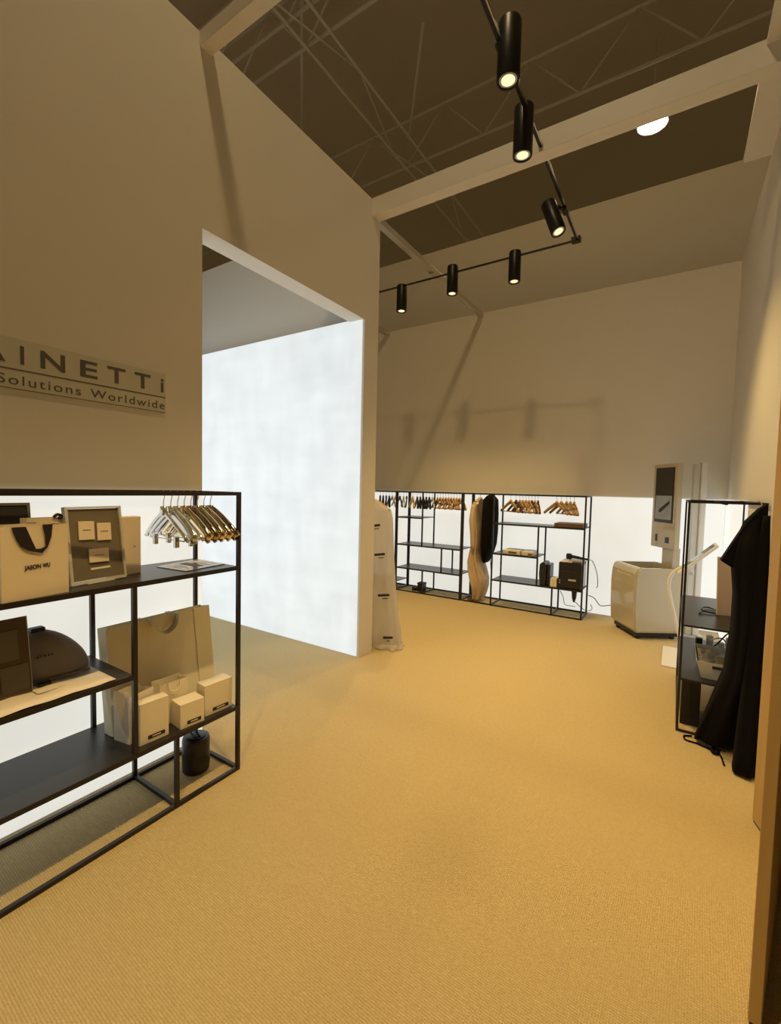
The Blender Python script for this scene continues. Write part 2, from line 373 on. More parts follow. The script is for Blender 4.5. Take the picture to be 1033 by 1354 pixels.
def unit_a(label, loc, rz):
    return unit(label, loc, rz, LA, [(0, 0, HU), (.42, 0, HU), (LA-B, 0, HU), (1.0, Z3, Z1-.012), (1.187, 0, Z3-.012)],
                [(.438, LA-B, Z1), (.438, 1.0, Z2), (.438, LA-B, Z3)], [(B, .42), (.44, LA-B)])
UL = unit_a('black metal shelving unit holding the gift bags, against the wall with the sign', (-1.88, 1.515-LA, 0), R(90))
UA = unit_a('black metal shelving unit with the black printer, by the white kiosk', (-.88-LA, 5.588, 0), 0)
LB = 1.04
UB = unit('black metal shelving unit with yellow, black and wooden hangers, left of the coats', (-2.43-LB, 5.588, 0), 0, LB,
          [(0, 0, HU), (LB-B, 0, HU), (.42, Z2, HU), (.735, Z3, Z2-.012), (.44, 0, Z3-.012)], [(B, .42, Z1+.01), (B, LB-B, Z2), (B, LB-B, Z3)], [(B, LB-B)])
UB0 = unit('black metal shelving unit with black and white hangers, half hidden behind the wall', (-3.475-LB, 5.588, 0), 0, LB,
           [(0, 0, HU), (LB-B, 0, HU)], [(B, LB-B, .12)], [(B, LB-B)])
UR = unit('black metal shelving unit beside the long black gown, against the right wall', (.060, 3.335+LB, 0), R(-90), LB,
          [(0, 0, HU), (LB-.013, 0, HU)], [(B, LB-B, Z2-.01), (B, LB-B, Z3-.01)], [(B, LB-B)], .013)

# ------------------------------------------------------------------ sign on the left wall
# local x -> +Y world, local y(text up) -> z
RW = (R(90), 0, R(90))
sg = thing('wall_sign', 'grey lettered company sign mounted on the wall above the gift bags', 'sign', (WX, .62, 1.87))
box('sign_plate', 'greypl', sg, .001, .006, -.05, .742, .002, .206)
M['signplate'] = mat('sign_plate_film', (.64, .63, .54), .6, var=.02); sg.children[0].data.materials[0] = M['signplate']
x0 = .0065
for ch, a, w in (('A', -.022, .096), ('I', .122, .013), ('N', .1915, .0906), ('E', .341, .0722), ('T', .4555, .083), ('T', .582, .080), ('i', .716, .015)):
    text('letter', ch, 'greyprint', sg, .104, w, (x0, a, .108), RW, .001, bold=.0018)
box('divider_line', 'greyprint', sg, x0-.001, x0+.001, -.05, .740, .079, .084)
box('divider_line', 'greyprint', sg, x0-.001, x0+.001, -.05, .740, .002, .005)
text('word', 'Solutions', 'greyprint', sg, .056, .298, (x0, .045, .020), RW, .001, spacing=1.2)
text('word', 'Worldwide', 'greyprint', sg, .056, .3526, (x0, .3826, .020), RW, .001, spacing=1.2)

# ------------------------------------------------------------------ hangers
def hanger(name, label, m, kind, loc, rz, group, hook='chrome', half=.21):
    """hook rests on the rail at local z=0; arms spread along local x"""
    t = thing(name, label, 'hanger', loc, rz, group)
    tube('hook', hook, t, curve_pts([(-.012, 0, -.008), (-.012, 0, .004), (0, 0, .013), (.013, 0, .002), (.006, 0, -.022), (0, 0, -.04), (0, 0, -.085)], 28), .0022, 6)
    n = 9; pts, rad = [], []
    for i in range(-n, n+1):
        u = abs(i)/n; s = 1 if i >= 0 else -1
        pts.append((s*half*u, .012*u*u, -.088-.125*u**1.25))
        if kind == 'broad': rad.append((.012+.0055*u**1.8, .033-.006*u+.004*math.sin(u*3)))
        elif kind == 'slim': rad.append((.008, .012-.003*u))
        else: rad.append((.008+.004*u, .025-.008*u))
    v, f = sweep(pts, rad, 10, flat=(0, 1, 0)); ob('body', mesh_data('body', v, f, m, True), t)
    tube('neck', m, t, [(0, 0, -.058), (0, 0, -.10)], [(.013, .020), (.016, .030)], 10)
    if kind in ('bar', 'slim'):
        tube('trouser_bar', m if kind == 'bar' else hook, t, [(-half*.86, .01, -.195), (-half*.86, .01, -.215), (half*.86, .01, -.215), (half*.86, .01, -.195)], .006 if kind == 'bar' else .003, 8)
    if kind == 'slim':
        for s in (-.5, .5): box('clip', hook, t, s*half-.011, s*half+.011, .0, .02, -.25, -.20, .003)
    return t
ZR = HU+.0     # hooks ride on the hanging rail
RL = -1.88-D/2
HZ = HU-.016
gl = 'gold hangers at the end of the gift bag shelves'
defs = [('clear', 'slim', 1.215, -3), ('clear', 'broad', 1.252, -2), ('clear', 'slim', 1.287, -1), ('gold', 'broad', 1.322, -1), ('bronze', 'broad', 1.358, 0), ('gold', 'broad', 1.395, 0), ('gold', 'broad', 1.432, 1), ('bronze', 'broad', 1.470, 1)]
hl = ['silvery clear hanger with trouser clips, first of the row beside the display frame', 'silvery clear broad hanger between two clear hangers with trouser clips', 'silvery clear hanger with trouser clips, next to the gold hangers',
      'shiny gold broad hanger directly beside the clear hangers', 'dark bronze broad hanger between two gold hangers', 'shiny gold broad hanger between a bronze and another gold hanger',
      'shiny gold broad hanger directly beside the bronze hanger at the row end', 'dark bronze broad hanger at the row end by the corner post']
first = {}
def hang(key, mk, loc, rz, label):
    if key in first: return copy_thing(first[key], loc, rz, label)
    first[key] = mk(); first[key].location = loc; first[key].rotation_euler = (0, 0, rz); return first[key]
for (m_, k_, y, dr), lab in zip(defs, hl):
    hang((m_, k_, 'L'), lambda: hanger('coat_hanger', lab, m_, k_, (0, 0, 0), 0, 'shiny hangers over the gift bag shelves', half=.195), (RL, y, HZ), R(dr), lab)
ORD = ['first', 'second', 'third', 'fourth', 'fifth', 'sixth', 'seventh', 'eighth', 'ninth', 'tenth', 'eleventh', 'twelfth', 'thirteenth', 'fourteenth', 'fifteenth', 'sixteenth', 'seventeenth', 'eighteenth', 'nineteenth', 'twentieth']
RF = 5.588+D/2
def far_hangers(lst, where, start, rev=False):
    for i, (px, m_, k_, ang) in enumerate(lst):
        p = ony(px, 655, RF)
        nm = {'wood_h': 'light wooden hanger', 'wood_d': 'dark wooden hanger', 'blackpl': 'black plastic hanger', 'whitepl': 'white plastic hanger', 'yellow': 'bright yellow plastic hanger'}[m_]
        lab = nm+', '+ORD[len(lst)-1-i if rev else i]+' from '+start+' '+where
        hang((m_, k_, where), lambda: hanger('coat_hanger', lab, m_, k_, (0, 0, 0), 0, 'hangers '+where, half=.20), (p.x, RF, HZ), R(90+ang), lab)
far_hangers([(676, 'wood_h', 'bar', 52), (683, 'wood_d', 'bar', 46), (688, 'wood_h', 'bar', 42), (692, 'wood_h', 'bar', 44), (696, 'wood_h', 'bar', 38), (700, 'wood_h', 'bar', 42), (704, 'wood_d', 'bar', 36), (708, 'wood_h', 'bar', 32), (712, 'wood_d', 'bar', 26)], 'over the printer shelves', 'the black coat')
far_hangers([(737, 'wood_h', 'flat', 56), (743, 'wood_h', 'flat', 50), (750, 'wood_h', 'bar', 42), (755, 'wood_h', 'bar', 36), (760, 'wood_h', 'bar', 28)], 'above the brown box', 'the corner post', True)
far_hangers([(546, 'yellow', 'broad', 40), (552, 'blackpl', 'broad', 36), (556, 'blackpl', 'broad', 34), (560, 'blackpl', 'broad', 38), (564, 'blackpl', 'broad', 34), (568, 'blackpl', 'broad', 36), (572, 'whitepl', 'flat', 40), (575, 'blackpl', 'flat', 34)]
            + [(579+i*3.6, 'wood_h', 'bar', 40+(i*7 % 12)) for i in range(10)], 'in the row with the yellow one', 'the beige coat', True)
far_hangers([(503+i*4, 'blackpl', 'broad', 32+(i*5 % 9)) for i in range(4)]+[(519, 'whitepl', 'flat', 50), (523, 'whitepl', 'flat', 44), (529, 'blackpl', 'flat', 46), (534, 'whitepl', 'flat', 38), (538, 'blackpl', 'flat', 30)], 'in the row behind it', 'the plastic garment cover')

# ------------------------------------------------------------------ goods on the left unit
T = R(90)
def paper_bag(name, label, loc, rz, w, h, d, m, handle=None, lean=0, group=None, topcut=0):
    t = thing(name, label, 'bag', loc, group=group, rot=(R(lean), 0, rz))
    # open-topped bag: front, back and two folded-in gussets
    g = d*.28; V = [(0, 0, 0), (w, 0, 0), (w, d, 0), (0, d, 0), (0, 0, h), (w, 0, h), (w, d, h), (0, d, h), (g, d/2, h), (w-g, d/2, h), (0, d/2, h*.35), (w, d/2, h*.35)]
    F = [(0, 1, 5, 4), (2, 3, 7, 6), (0, 3, 2, 1), (0, 4, 8, 10), (10, 8, 7, 3), (0, 10, 3), (1, 11, 9, 5), (11, 2, 6, 9), (1, 2, 11)]
    me = mesh_data('bag_body', V, F, m); b = ob('bag_body', me, t); s = b.modifiers.new('paper', 'SOLIDIFY'); s.thickness = .0016; s.offset = -1
    return t
# gift bag with ribbon
gb = paper_bag('gift_bag', 'cream paper gift bag with black ribbon handle and black lettering', (-1.887, .545, Z1), R(97), .208, .257, .10, 'kraft')
RIB = [(165, 305), (210, 440), (265, 535), (340, 585), (480, 625), (545, 560), (588, 440), (605, 290), (495, 290), (520, 420), (525, 550), (470, 572), (415, 570), (375, 470), (310, 305)]
RIB = [((zx/8.47-7)*.00239, .259-(660+zy/8.47-694.3)*.00257) for zx, zy in RIB]
prism('ribbon_handle', 'ribbon', gb, RIB, -.006, -.003)
prism('ribbon_handle', 'ribbon', gb, [(x+.002, .257-(.257-z)*.75) for x, z in RIB], .103, .106)
text('word', 'JASON', 'ink', gb, .021, .051, (.066, -.0018, .103), (R(90), R(-2), 0), .0004, bold=.0006)
text('word', 'WU', 'ink', gb, .021, .024, (.122, -.0018, .105), (R(90), R(-2), 0), .0004, bold=.0006)
b2 = paper_bag('gift_bag', 'plain cream paper bag with black bow standing behind the lettered gift bag', (-2.03, .665, Z1), R(92), .13, .272, .06, 'kraft')
tube('bow', 'ribbon', b2, curve_pts([(.085, -.003, .275), (.098, -.003, .285), (.115, -.003, .276), (.10, -.003, .27)], 12), .006, 8)
bd = thing('display_board', 'black framed board standing at the back behind the lettered gift bag', 'display board', (-2.10, .42, Z1), rot=(R(-6), 0, T))
box('backing', 'ink', bd, .008, .282, .004, .012, .008, .322); boxes('frame', 'board', bd, [(0, .29, 0, .015, 0, .010), (0, .29, 0, .015, .320, .33), (0, .010, 0, .015, .010, .320), (.280, .29, 0, .015, .010, .320)])
fr = thing('tag_display', 'clear edged display frame with three small price tags on a taupe board', 'display frame', (-1.978, .786, Z1+.004), rot=(R(-7), 0, R(98)))
W_, H_ = .228, .312
boxes('frame', 'acryl', fr, [(0, W_, 0, .022, 0, .012), (0, W_, 0, .022, H_-.008, H_), (0, .011, 0, .022, .012, H_-.008), (W_-.009, W_, 0, .022, .012, H_-.008)])
box('board', 'board', fr, .012, W_-.010, .008, .014, .013, H_-.009)
for a, z, w, h in ((.045, .178, .062, .075), (.118, .170, .058, .073), (.078, .082, .08, .056)):
    g = box('price_tag', 'kraft', fr, 0, w, 0, .006, 0, h, .001, loc=(a, .001, z), rot=(0, R(2), 0)); box('tag_print', 'greyprint', g, w*.25, w*.75, -.0008, .0003, h*.5, h*.54)
box('caption', 'paper', fr, .084, .164, .0072, .0078, .052, .060)
box('foot', 'acryl', fr, .06, .17, -.006, .035, -.003, .0)
tb = thing('card_box', 'upright beige card box standing right of the display frame', 'box', (-2.06, .975, Z1), R(94))
box('body', 'kraft', tb, 0, .13, 0, .05, 0, .262, .002); box('print_mark', 'greyprint', tb, .095, .105, -.0008, .0002, .125, .129)
q = [onz(x, y, Z1) for x, y in ((207, 750), (246, 756), (299, 746), (262, 740))]; base = Vector((sum(p.x for p in q)/4, sum(p.y for p in q)/4, Z1))
q = [Vector((min(p.x, -1.90), min(p.y, 1.488), p.z))-base for p in q]
lf = thing('leaflet', 'glossy leaflet lying flat on the shelf under the shiny hangers', 'leaflet', base)
V = [Vector((p.x, p.y, .001)) for p in q]+[Vector((p.x, p.y, .004)) for p in q]
M['gloss'] = mat('glossy_grey_print', (.42, .40, .36), .12, var=.12, scale=14)
ob('sheet', mesh_data('sheet', V, [(0, 1, 2, 3), (7, 6, 5, 4), (0, 4, 5, 1), (1, 5, 6, 2), (2, 6, 7, 3), (3, 7, 4, 0)], 'gloss'), lf)
for k in range(3):
    a, b = .12+.28*k, .32+.28*k
    def L(s, t_): return (V[4]*(1-s)+V[5]*s)*(1-t_)+(V[7]*(1-s)+V[6]*s)*t_
    w = [L(.15, a), L(.8, a), L(.8, b), L(.15, b)]; w = [Vector((p.x, p.y, .0045)) for p in w]
    ob('printed_block', mesh_data('printed_block', w, [(0, 1, 2, 3)], 'paper' if k != 1 else 'board'), lf)
# middle shelf
bo = thing('display_board', 'brown glossy display board leaning on the middle shelf beside the grey pouch', 'display board', (-2.018, .40, Z2+.004), rot=(R(-9), 0, R(92)))
box('panel', 'boardb', bo, 0, .272, 0, .008, 0, .288, .001); box('edge', 'acryl', bo, .272, .2745, 0, .008, 0, .288)
for a, z, w, h in ((.18, .02, .085, .095), (.05, .02, .11, .09), (.02, .135, .22, .11)): box('mounted_card', 'board', bo, a, a+w, -.003, .0, z, z+h, .0005)
sh = thing('tissue_sheet', 'white tissue sheet covering the middle shelf under the grey pouch', 'sheet', (-1.885, .42, Z2))
V, F = [], []; N = 16
for i in range(N+1):
    y = .485*i/N; z = .0035+(.002 if i < 14 else 0)+.0022*math.sin(i*1.3)
    for x in (-.005, -.12, -.25, -.365): V.append((x, y, max(.003, z+.001*math.sin(x*30+i))))
for i in range(N):
    for j in range(3): a = i*4+j; F.append((a, a+1, a+5, a+4))
o = ob('sheet', mesh_data('sheet', V, F, 'paper', True), sh); s = o.modifiers.new('t', 'SOLIDIFY'); s.thickness = .001
# grey pouch: slumped dome
gp = thing('cloth_pouch', 'slumped grey cloth pouch with black toggle on the middle shelf', 'pouch', (-2.152, .775, Z2+.008), R(90))
V, F = [], []; n1, n2 = 12, 32
for i in range(n1+1):
    v_ = i/n1; ph = v_*math.pi/2
    for j in range(n2):
        th = 2*math.pi*j/n2
        rx = .155*math.cos(ph)**.85; ry = .085*math.cos(ph)**.7
        rr = 1+.03*math.sin(5*th+2*v_)*(1-v_)+.02*math.sin(9*th)
        z = .195*math.sin(ph)**.9; x = rx*math.cos(th)*rr-.012+.0*z
        if x > -.03: z *= 1-.38*((x+.03)/.18)**1.5
        V.append((x-.05*(z/.2)*.4, ry*math.sin(th)*rr, z))
for i in range(n1):
    for j in range(n2): F.append((i*n2+j, i*n2+(j+1) % n2, (i+1)*n2+(j+1) % n2, (i+1)*n2+j))
F.append(tuple(range(n2))[::-1])
ob('pouch_body', mesh_data('pouch_body', V, F, 'greycloth', True), gp)
box('toggle', 'ribbon', gp, -.07, -.02, -.02, .02, .188, .206, .006)
for i in range(5): box('print', 'ink', gp, -.075+i*.012, -.069+i*.012, -.0855, -.083, .104, .112, rot=(R(0), 0, 0))
box('brim_seam', 'greycloth', gp, -.10, .11, -.090, -.083, .0, .012, .003)
tgx = thing('tag_clip', 'small black clip lying on a printed slip before the grey pouch', 'clip', (-2.02, .69, Z2+.008), T)
box('clip', 'ribbon', tgx, 0, .045, .01, .035, .002, .014, .003); box('slip', 'white', tgx, -.02, .07, -.045, .04, 0, .0015)
# bottom shelf
bb = paper_bag('paper_bag', 'large flat beige paper bag leaning back on the bottom shelf', (-2.085, .985, Z3+.004), R(91), .535, .485, .075, 'beige', lean=-7)
for y0, dz in ((-.006, 0), (.083, .006)):
    pts = curve_pts([(.195, y0, .488), (.205, y0-.012, .445), (.26, y0-.022, .405+dz), (.315, y0-.014, .43), (.345, y0, .488)], 22)
    v, f = sweep(pts, [(.016, .0012)]*len(pts), 8, flat=(0, 1, .55)); ob('handle', mesh_data('handle', v, f, 'beige', True), bb)
prism('fold_panel', 'beige', bb, [(.445, .001), (.534, .001), (.534, .484), (.438, .484)], -.004, -.0015)
def small_box(label, loc, rz, w, h, d):
    t = thing('card_box', label, 'box', loc, rz, 'small cream boxes with black label strip')
    box('body', 'white', t, 0, w, 0, d, 0, h, .0015); s = box('label_strip', 'ink', t, w*.28, w*.86, -.0008, .0003, h*.09 if h > .13 else h*.12, (h*.09 if h > .13 else h*.12)+.017)
    box('print', 'beige', s, w*.42, w*.72, -.0012, -.0006, (h*.09 if h > .13 else h*.12)+.006, (h*.09 if h > .13 else h*.12)+.011)
    return t
small_box('tall slim cream box with black label strip beside the open white bag', (-1.922, 1.015, Z3), R(86), .128, .185, .055)
small_box('short cream box with black label strip between two taller boxes', (-1.902, 1.192, Z3), R(84), .118, .118, .09)
small_box('wide cream box with black label strip at the end of the bottom shelf', (-1.915, 1.33, Z3), R(86), .152, .155, .075)
a = paper_bag('paper_bag', 'open white paper bag standing behind the tall slim cream box', (-1.972, .998, Z3), R(100), .12, .215, .10, 'white', group='small white paper bags on the bottom shelf')
a = paper_bag('paper_bag', 'small open white paper bag standing behind the short cream box', (-2.0, 1.15, Z3), R(88), .14, .20, .075, 'white', group='small white paper bags on the bottom shelf')
tube('cord_handle', 'white', a, curve_pts([(.04, -.003, .2), (.045, -.008, .17), (.07, -.01, .155), (.095, -.008, .17), (.10, -.003, .2)], 16), .003, 6)
bn = thing('speaker', 'small black cylindrical speaker with carry strap on the carpet', 'speaker', (-2.07, 1.385, 0))
lathe('body', 'blackpl', bn, [(.055, 0), (.066, .006), (.068, .02), (.068, .165), (.064, .178), (.05, .182), (0, .180)], 32)
lathe('top_plate', 'shelf', bn, [(.048, .181), (.05, .185), (.045, .187), (0, .186)], 28)
tube('carry_strap', 'ribbon', bn, curve_pts([(-.06, 0, .17), (-.045, .005, .2), (-.005, .01, .228), (.015, .01, .245), (.005, 0, .205), (.035, 0, .186)], 26), .005, 8)

# ------------------------------------------------------------------ garments
def garment(name, m, parent, rows, n=48, folds=7, amp=.02, phase=0, sq=.75, cap=True, xf=.25):
    """rows: (z, cx, cy, half width x, half depth y)"""
    # densify rows
    R2 = []
    for i in range(len(rows)-1):
        for k in range(5):
            t_ = k/5; R2.append(tuple(a*(1-t_)+b*t_ for a, b in zip(rows[i], rows[i+1])))
    R2.append(rows[-1]); V, F = [], []; z0, z1 = rows[0][0], rows[-1][0]
    for z, cx, cy, hw, hd in R2:
        f_ = (z0-z)/(z0-z1)
        for j in range(n):
            th = 2*math.pi*j/n; c, s = math.cos(th), math.sin(th)
            x = math.copysign(abs(c)**sq, c)*hw; y = math.copysign(abs(s)**sq, s)*hd
            k = 1+amp/max(hd, .03)*f_**.6*(math.sin(folds*th+phase+2*f_)+.5*math.sin(folds*1.7*th+phase*2-3*f_))
            V.append((cx+x*(1+xf*(k-1)), cy+y*k, z))
    for i in range(len(R2)-1):
        for j in range(n): F.append((i*n+j, i*n+(j+1) % n, (i+1)*n+(j+1) % n, (i+1)*n+j))
    if cap: F += [tuple(range(n))]
    F += [tuple((len(R2)-1)*n+j for j in range(n))[::-1]] if cap == 2 else []
    return ob(name, mesh_data(name, V, F, m, True), parent)
# plastic garment cover behind the wall end
GX, GY = -2.49, 3.56
gc = thing('garment_cover', 'long milky plastic garment cover with dark print hanging behind the wall end', 'garment cover', (GX, GY, 0))
garment('film', 'film', gc, [(1.40, 0, 0, .03, .02), (1.36, 0, 0, .10, .04), (1.30, 0, 0, .205, .06), (1.22, .0, 0, .225, .07), (.85, .01, 0, .235, .075), (.45, .03, -.01, .26, .085), (.15, .05, -.015, .30, .09), (.02, .055, -.02, .315, .10)], folds=9, amp=.016)
tube('hanger', 'wood_h', gc, curve_pts([(-.20, 0, 1.29), (-.10, 0, 1.355), (0, 0, 1.385), (.10, 0, 1.355), (.20, 0, 1.29)], 20), .013, 8)
tube('hook', 'chrome', gc, curve_pts([(0, 0, 1.38), (0, 0, 1.43), (.012, 0, 1.46), (0, 0, 1.478), (-.013, 0, 1.468)], 20), .003, 6)
wp = thing('wall_peg', 'short steel peg on the back of the wall holding the garment cover', 'peg', (GX, 3.33, 1.468))
tube('peg', 'chrome', wp, [(0, 0, 0), (0, .30, 0), (0, .305, .02)], .006, 8); lathe('rosette', 'chrome', wp, [(.02, 0), (.02, .006), (0, .007)], 16, rot=(R(-90), 0, 0))
garment('hem', 'film', gc, [(.05, .06, -.03, .32, .11), (.01, .065, -.04, .33, .125)], folds=11, amp=.02, cap=False)
for x, z, w in ((.06, 1.13, .10), (.11, .86, .11), (.16, .48, .12), (.23, .09, .10)):
    g = box('print', 'ink', gc, 0, w, -.002, 0, 0, .022, loc=(x, -.106, z), rot=(R(0), R(-9), R(8))); box('print_line', 'ink', g, w*.35, w*.85, -.002, 0, -.024, -.016)

# coats in the hanging bay of the far unit
def coat(label, m, pos, rows, hookz=HU, **k):
    t = thing('coat', label, 'coat', (*pos, 0)); garment('coat_body', m, t, rows, **k)
    tube('hook', 'chrome', t, curve_pts([(0, 0, 1.41), (0, 0, 1.44), (0, .008, 1.452), (0, 0, 1.467), (0, -.014, 1.456)], 16), .003, 6)
    return t
ct = coat('beige coat hanging nearly to the floor beside the black coat', 'beigecloth', (-2.255, RF), [(1.41, .0, 0, .015, .02), (1.392, -.005, 0, .03, .06), (1.34, -.022, 0, .042, .15), (1.22, -.034, 0, .046, .17), (1.08, -.03, 0, .044, .17), (.96, -.005, 0, .04, .165), (.80, -.008, 0, .052, .165), (.66, -.03, 0, .062, .165), (.54, -.03, 0, .082, .17), (.42, -.005, .0, .10, .17), (.30, .03, -.01, .10, .165), (.20, .05, -.02, .082, .15), (.10, .045, -.02, .062, .13), (.03, .03, -.02, .05, .12)], amp=.03, folds=6, cap=2, xf=.9)
lathe('collar_button', 'white', ct, [(.012, 0), (.018, .006), (.012, .012), (0, .012)], 16, loc=(.03, -.17, 1.33), rot=(R(90), 0, 0))
garment('sleeve', 'beigecloth', ct, [(1.31, -.035, -.13, .032, .04), (1.1, -.045, -.15, .038, .045), (.9, -.025, -.15, .036, .04), (.72, -.02, -.15, .03, .034)], n=20, amp=.006, cap=2)
cb = coat('black coat hanging next to the beige coat in the open bay', 'blackcloth', (-2.105, RF), [(1.445, 0, 0, .03, .03), (1.43, 0, 0, .05, .08), (1.38, 0, 0, .078, .17), (1.2, 0, 0, .088, .18), (.95, 0, 0, .088, .18), (.78, -.005, 0, .082, .17), (.66, -.02, 0, .06, .15), (.56, -.035, 0, .03, .12), (.53, -.04, 0, .015, .09)], amp=.008, folds=6, cap=2)
tube('belt_end', 'blackcloth', cb, [(.062, -.12, .62), (.072, -.12, .52), (.078, -.12, .44)], [(.008, .003)]*3, 8)

# black gown hung at the end of the right unit
gn = thing('gown', 'long black gown with wide sleeve hanging at the end of the right shelving unit', 'gown', (.30, 3.17, 0))
garment('skirt', 'blackcloth', gn, [(1.44, .10, 0, .02, .03), (1.36, .07, 0, .05, .06), (1.24, .06, 0, .075, .09), (1.12, .055, 0, .08, .10), (.95, .066, 0, .074, .11), (.75, .068, 0, .076, .12), (.5, .058, .01, .086, .13), (.3, .032, .05, .108, .105), (.12, .008, .085, .13, .075), (.03, -.005, .095, .14, .065)], folds=7, amp=.012, cap=2)
# sleeve / cape: a sheet from the shoulder out to the cuff
prism('sleeve', 'blackcloth', gn, [(.115, 1.465), (.085, 1.44), (.02, 1.34), (-.055, 1.18), (-.075, 1.135), (-.03, 1.105), (.0, 1.10), (.03, 1.0), (.115, 1.0)], -.055, .03)
garment('front_fall', 'blackcloth', gn, [(1.40, .11, -.06, .015, .02), (1.2, .10, -.07, .03, .03), (.8, .095, -.09, .04, .04), (.4, .085, -.12, .045, .05), (.015, .07, -.15, .05, .06)], n=24, folds=5, amp=.006, cap=2)
tube('hook', 'chrome', gn, curve_pts([(.10, .02, 1.43), (.10, .06, 1.46), (.10, .16, 1.475), (.10, .175, 1.46)], 16), .003, 6)
cd = thing('cord_belt', 'thin black cord lying on the carpet in front of the right shelving unit', 'cord', onz(935, 985, 0))
cp = [onz(x, y, .006)-cd.location for x, y in ((915, 973), (905, 973), (907, 978), (922, 983), (940, 991), (952, 998), (958, 1012))]
tube('cord', 'blackcloth', cd, curve_pts(cp, 30), .005, 8); tube('tassel', 'blackcloth', cd, curve_pts([onz(x, y, .012)-cd.location for x, y in ((945, 985), (942, 993), (948, 996), (950, 991))], 12), .009, 8)

# ------------------------------------------------------------------ kiosk with basin
KA = R(33); e1 = Vector((math.cos(KA), math.sin(KA), 0)); KW, KD = .50, .50
kb = onz(838, 846, 0)
kk = thing('checkout_kiosk', 'glossy white self checkout kiosk with basin and dark touch screen', 'kiosk', (kb.x, kb.y, 0), KA)
# local x = depth (away from the front), local y = width to the left
prof = [(.03, .07), (.0, .10), (-.012, .30), (-.015, .55), (-.005, .68), (.012, .725), (.035, .742), (KD, .742), (KD, .07)]
n = len(prof); V = [(x, 0, z) for x, z in prof]+[(x, KW, z) for x, z in prof]
F = [tuple(range(n)), tuple(range(2*n-1, n-1, -1))]+[(i, (i+1) % n, n+(i+1) % n, n+i) for i in range(n)]
me = mesh_data('shell', V, F, 'kiosk')
# cut the basin opening into the top face
bm = bmesh.new(); bm.from_mesh(me); bm.faces.ensure_lookup_table()
top = max(bm.faces, key=lambda f: f.calc_center_median().z if abs(f.normal.z) > .9 else -9)
bmesh.ops.bevel(bm, geom=[e for e in bm.edges if abs((e.verts[0].co-e.verts[1].co).y) < 1e-5 and not (e in top.edges)], offset=.018, segments=3, affect='EDGES')
bm.faces.ensure_lookup_table(); top = max(bm.faces, key=lambda f: (f.calc_area() if f.normal.z > .9 else -9))
bmesh.ops.inset_region(bm, faces=[top], thickness=.045)
r = bmesh.ops.extrude_discrete_faces(bm, faces=[top]); f = r['faces'][0]
for v_ in f.verts: v_.co.z -= .30
for v_ in f.verts: v_.co.x += (.02 if v_.co.x < .25 else -.02); v_.co.y += (.02 if v_.co.y < .25 else -.02)
bm.to_mesh(me); bm.free(); ob('shell', me, kk)
box('plinth', 'blackpl', kk, .035, KD-.03, .03, KW-.03, .03, .07)
for x, y in ((.07, .06), (.07, KW-.06), (KD-.07, .06), (KD-.07, KW-.06)): lathe('caster', 'blackpl', kk, [(.02, 0), (.024, .006), (.024, .03), (0, .03)], 14, loc=(x, y, 0))
for i in range(11): box('print_mark', 'beige', kk, -.0105, -.0085, .10+i*.026, .112+i*.026, .640, .655 if i < 10 else .668)
hd = box('screen_head', 'kiosk', kk, .36, .42, .0, .40, .935, 1.825, .008); hx = .36
box('bezel', 'blackpl', hd, hx-.004, hx-.0005, .04, .355, 1.205, 1.785, .001); box('screen', 'screen', hd, hx-.0055, hx-.0042, .056, .339, 1.235, 1.765)
M['uiscreen'] = emit('screen_image', (.42, .50, .48), .07, .3, 9)
box('screen_image', 'uiscreen', hd, hx-.0066, hx-.0056, .060, .335, 1.24, 1.49)
prism('screen_icon', 'ink', hd, [(0, 0), (.04, -.01), (.19, .09), (.18, .12), (.02, .03)], -.0005, .0005, loc=(hx-.0072, .28, 1.32), rot=(0, 0, R(-90)))
box('scanner_window', 'blackpl', hd, hx-.004, hx-.0005, .085, .145, .995, 1.055, .001); box('card_slot', 'blackpl', hd, hx-.004, hx-.0005, .285, .318, 1.0, 1.075, .001)
box('neck', 'kiosk', kk, .38, .46, .04, .22, .74, .95, .006)

# white pillar behind
p = ony(927, 612, 5.72)
pl = thing('gate_pillar', 'tall slim white pillar standing behind the right shelving unit', 'pillar', (p.x, 5.72, 0), R(20))
box('front_cover', 'whitepl', pl, -.01, .05, -.06, .02, .02, 1.85, .012, seg=3); box('clear_side', 'acryl', pl, -.075, -.012, -.045, .005, .02, 1.83, .006); box('base', 'greypl', pl, -.11, .09, -.09, .06, 0, .02, .004)
# tablet stand with curved pole
ts = thing('tablet_stand', 'white tablet stand with curved pole and tilted slim head', 'tablet stand', (.12, 4.85, 0))
def rel(x, y): return ony(x, y, 4.85)-ts.location
tube('pole', 'whitepl', ts, curve_pts([Vector((.01, 0, .012)), rel(897, 835)+Vector((.0, 0, 0)), rel(891, 810), rel(885, 780), rel(886, 765), rel(893, 755), rel(905, 748)], 36), .016, 10)
a_, b_ = rel(897, 757), rel(949, 720); dv = (b_-a_); ang = math.atan2(dv.z, dv.x)
box('tablet_head', 'whitepl', ts, 0, dv.length, -.11, .11, -.014, .014, .008, loc=a_, rot=(0, -ang, 0)); box('tablet_screen', 'screen', ts, .06, dv.length-.02, -.095, .095, .0142, .0162, loc=a_, rot=(0, -ang, 0))
lathe('tilt_knob', 'whitepl', ts, [(.018, 0), (.022, .01), (.018, .03), (0, .03)], 16, loc=rel(914, 757)+Vector((0, -.02, 0)), rot=(R(90), 0, 0))
box('base_plate', 'whitepl', ts, -.17, .16, -.32, .28, 0, .012, .003)

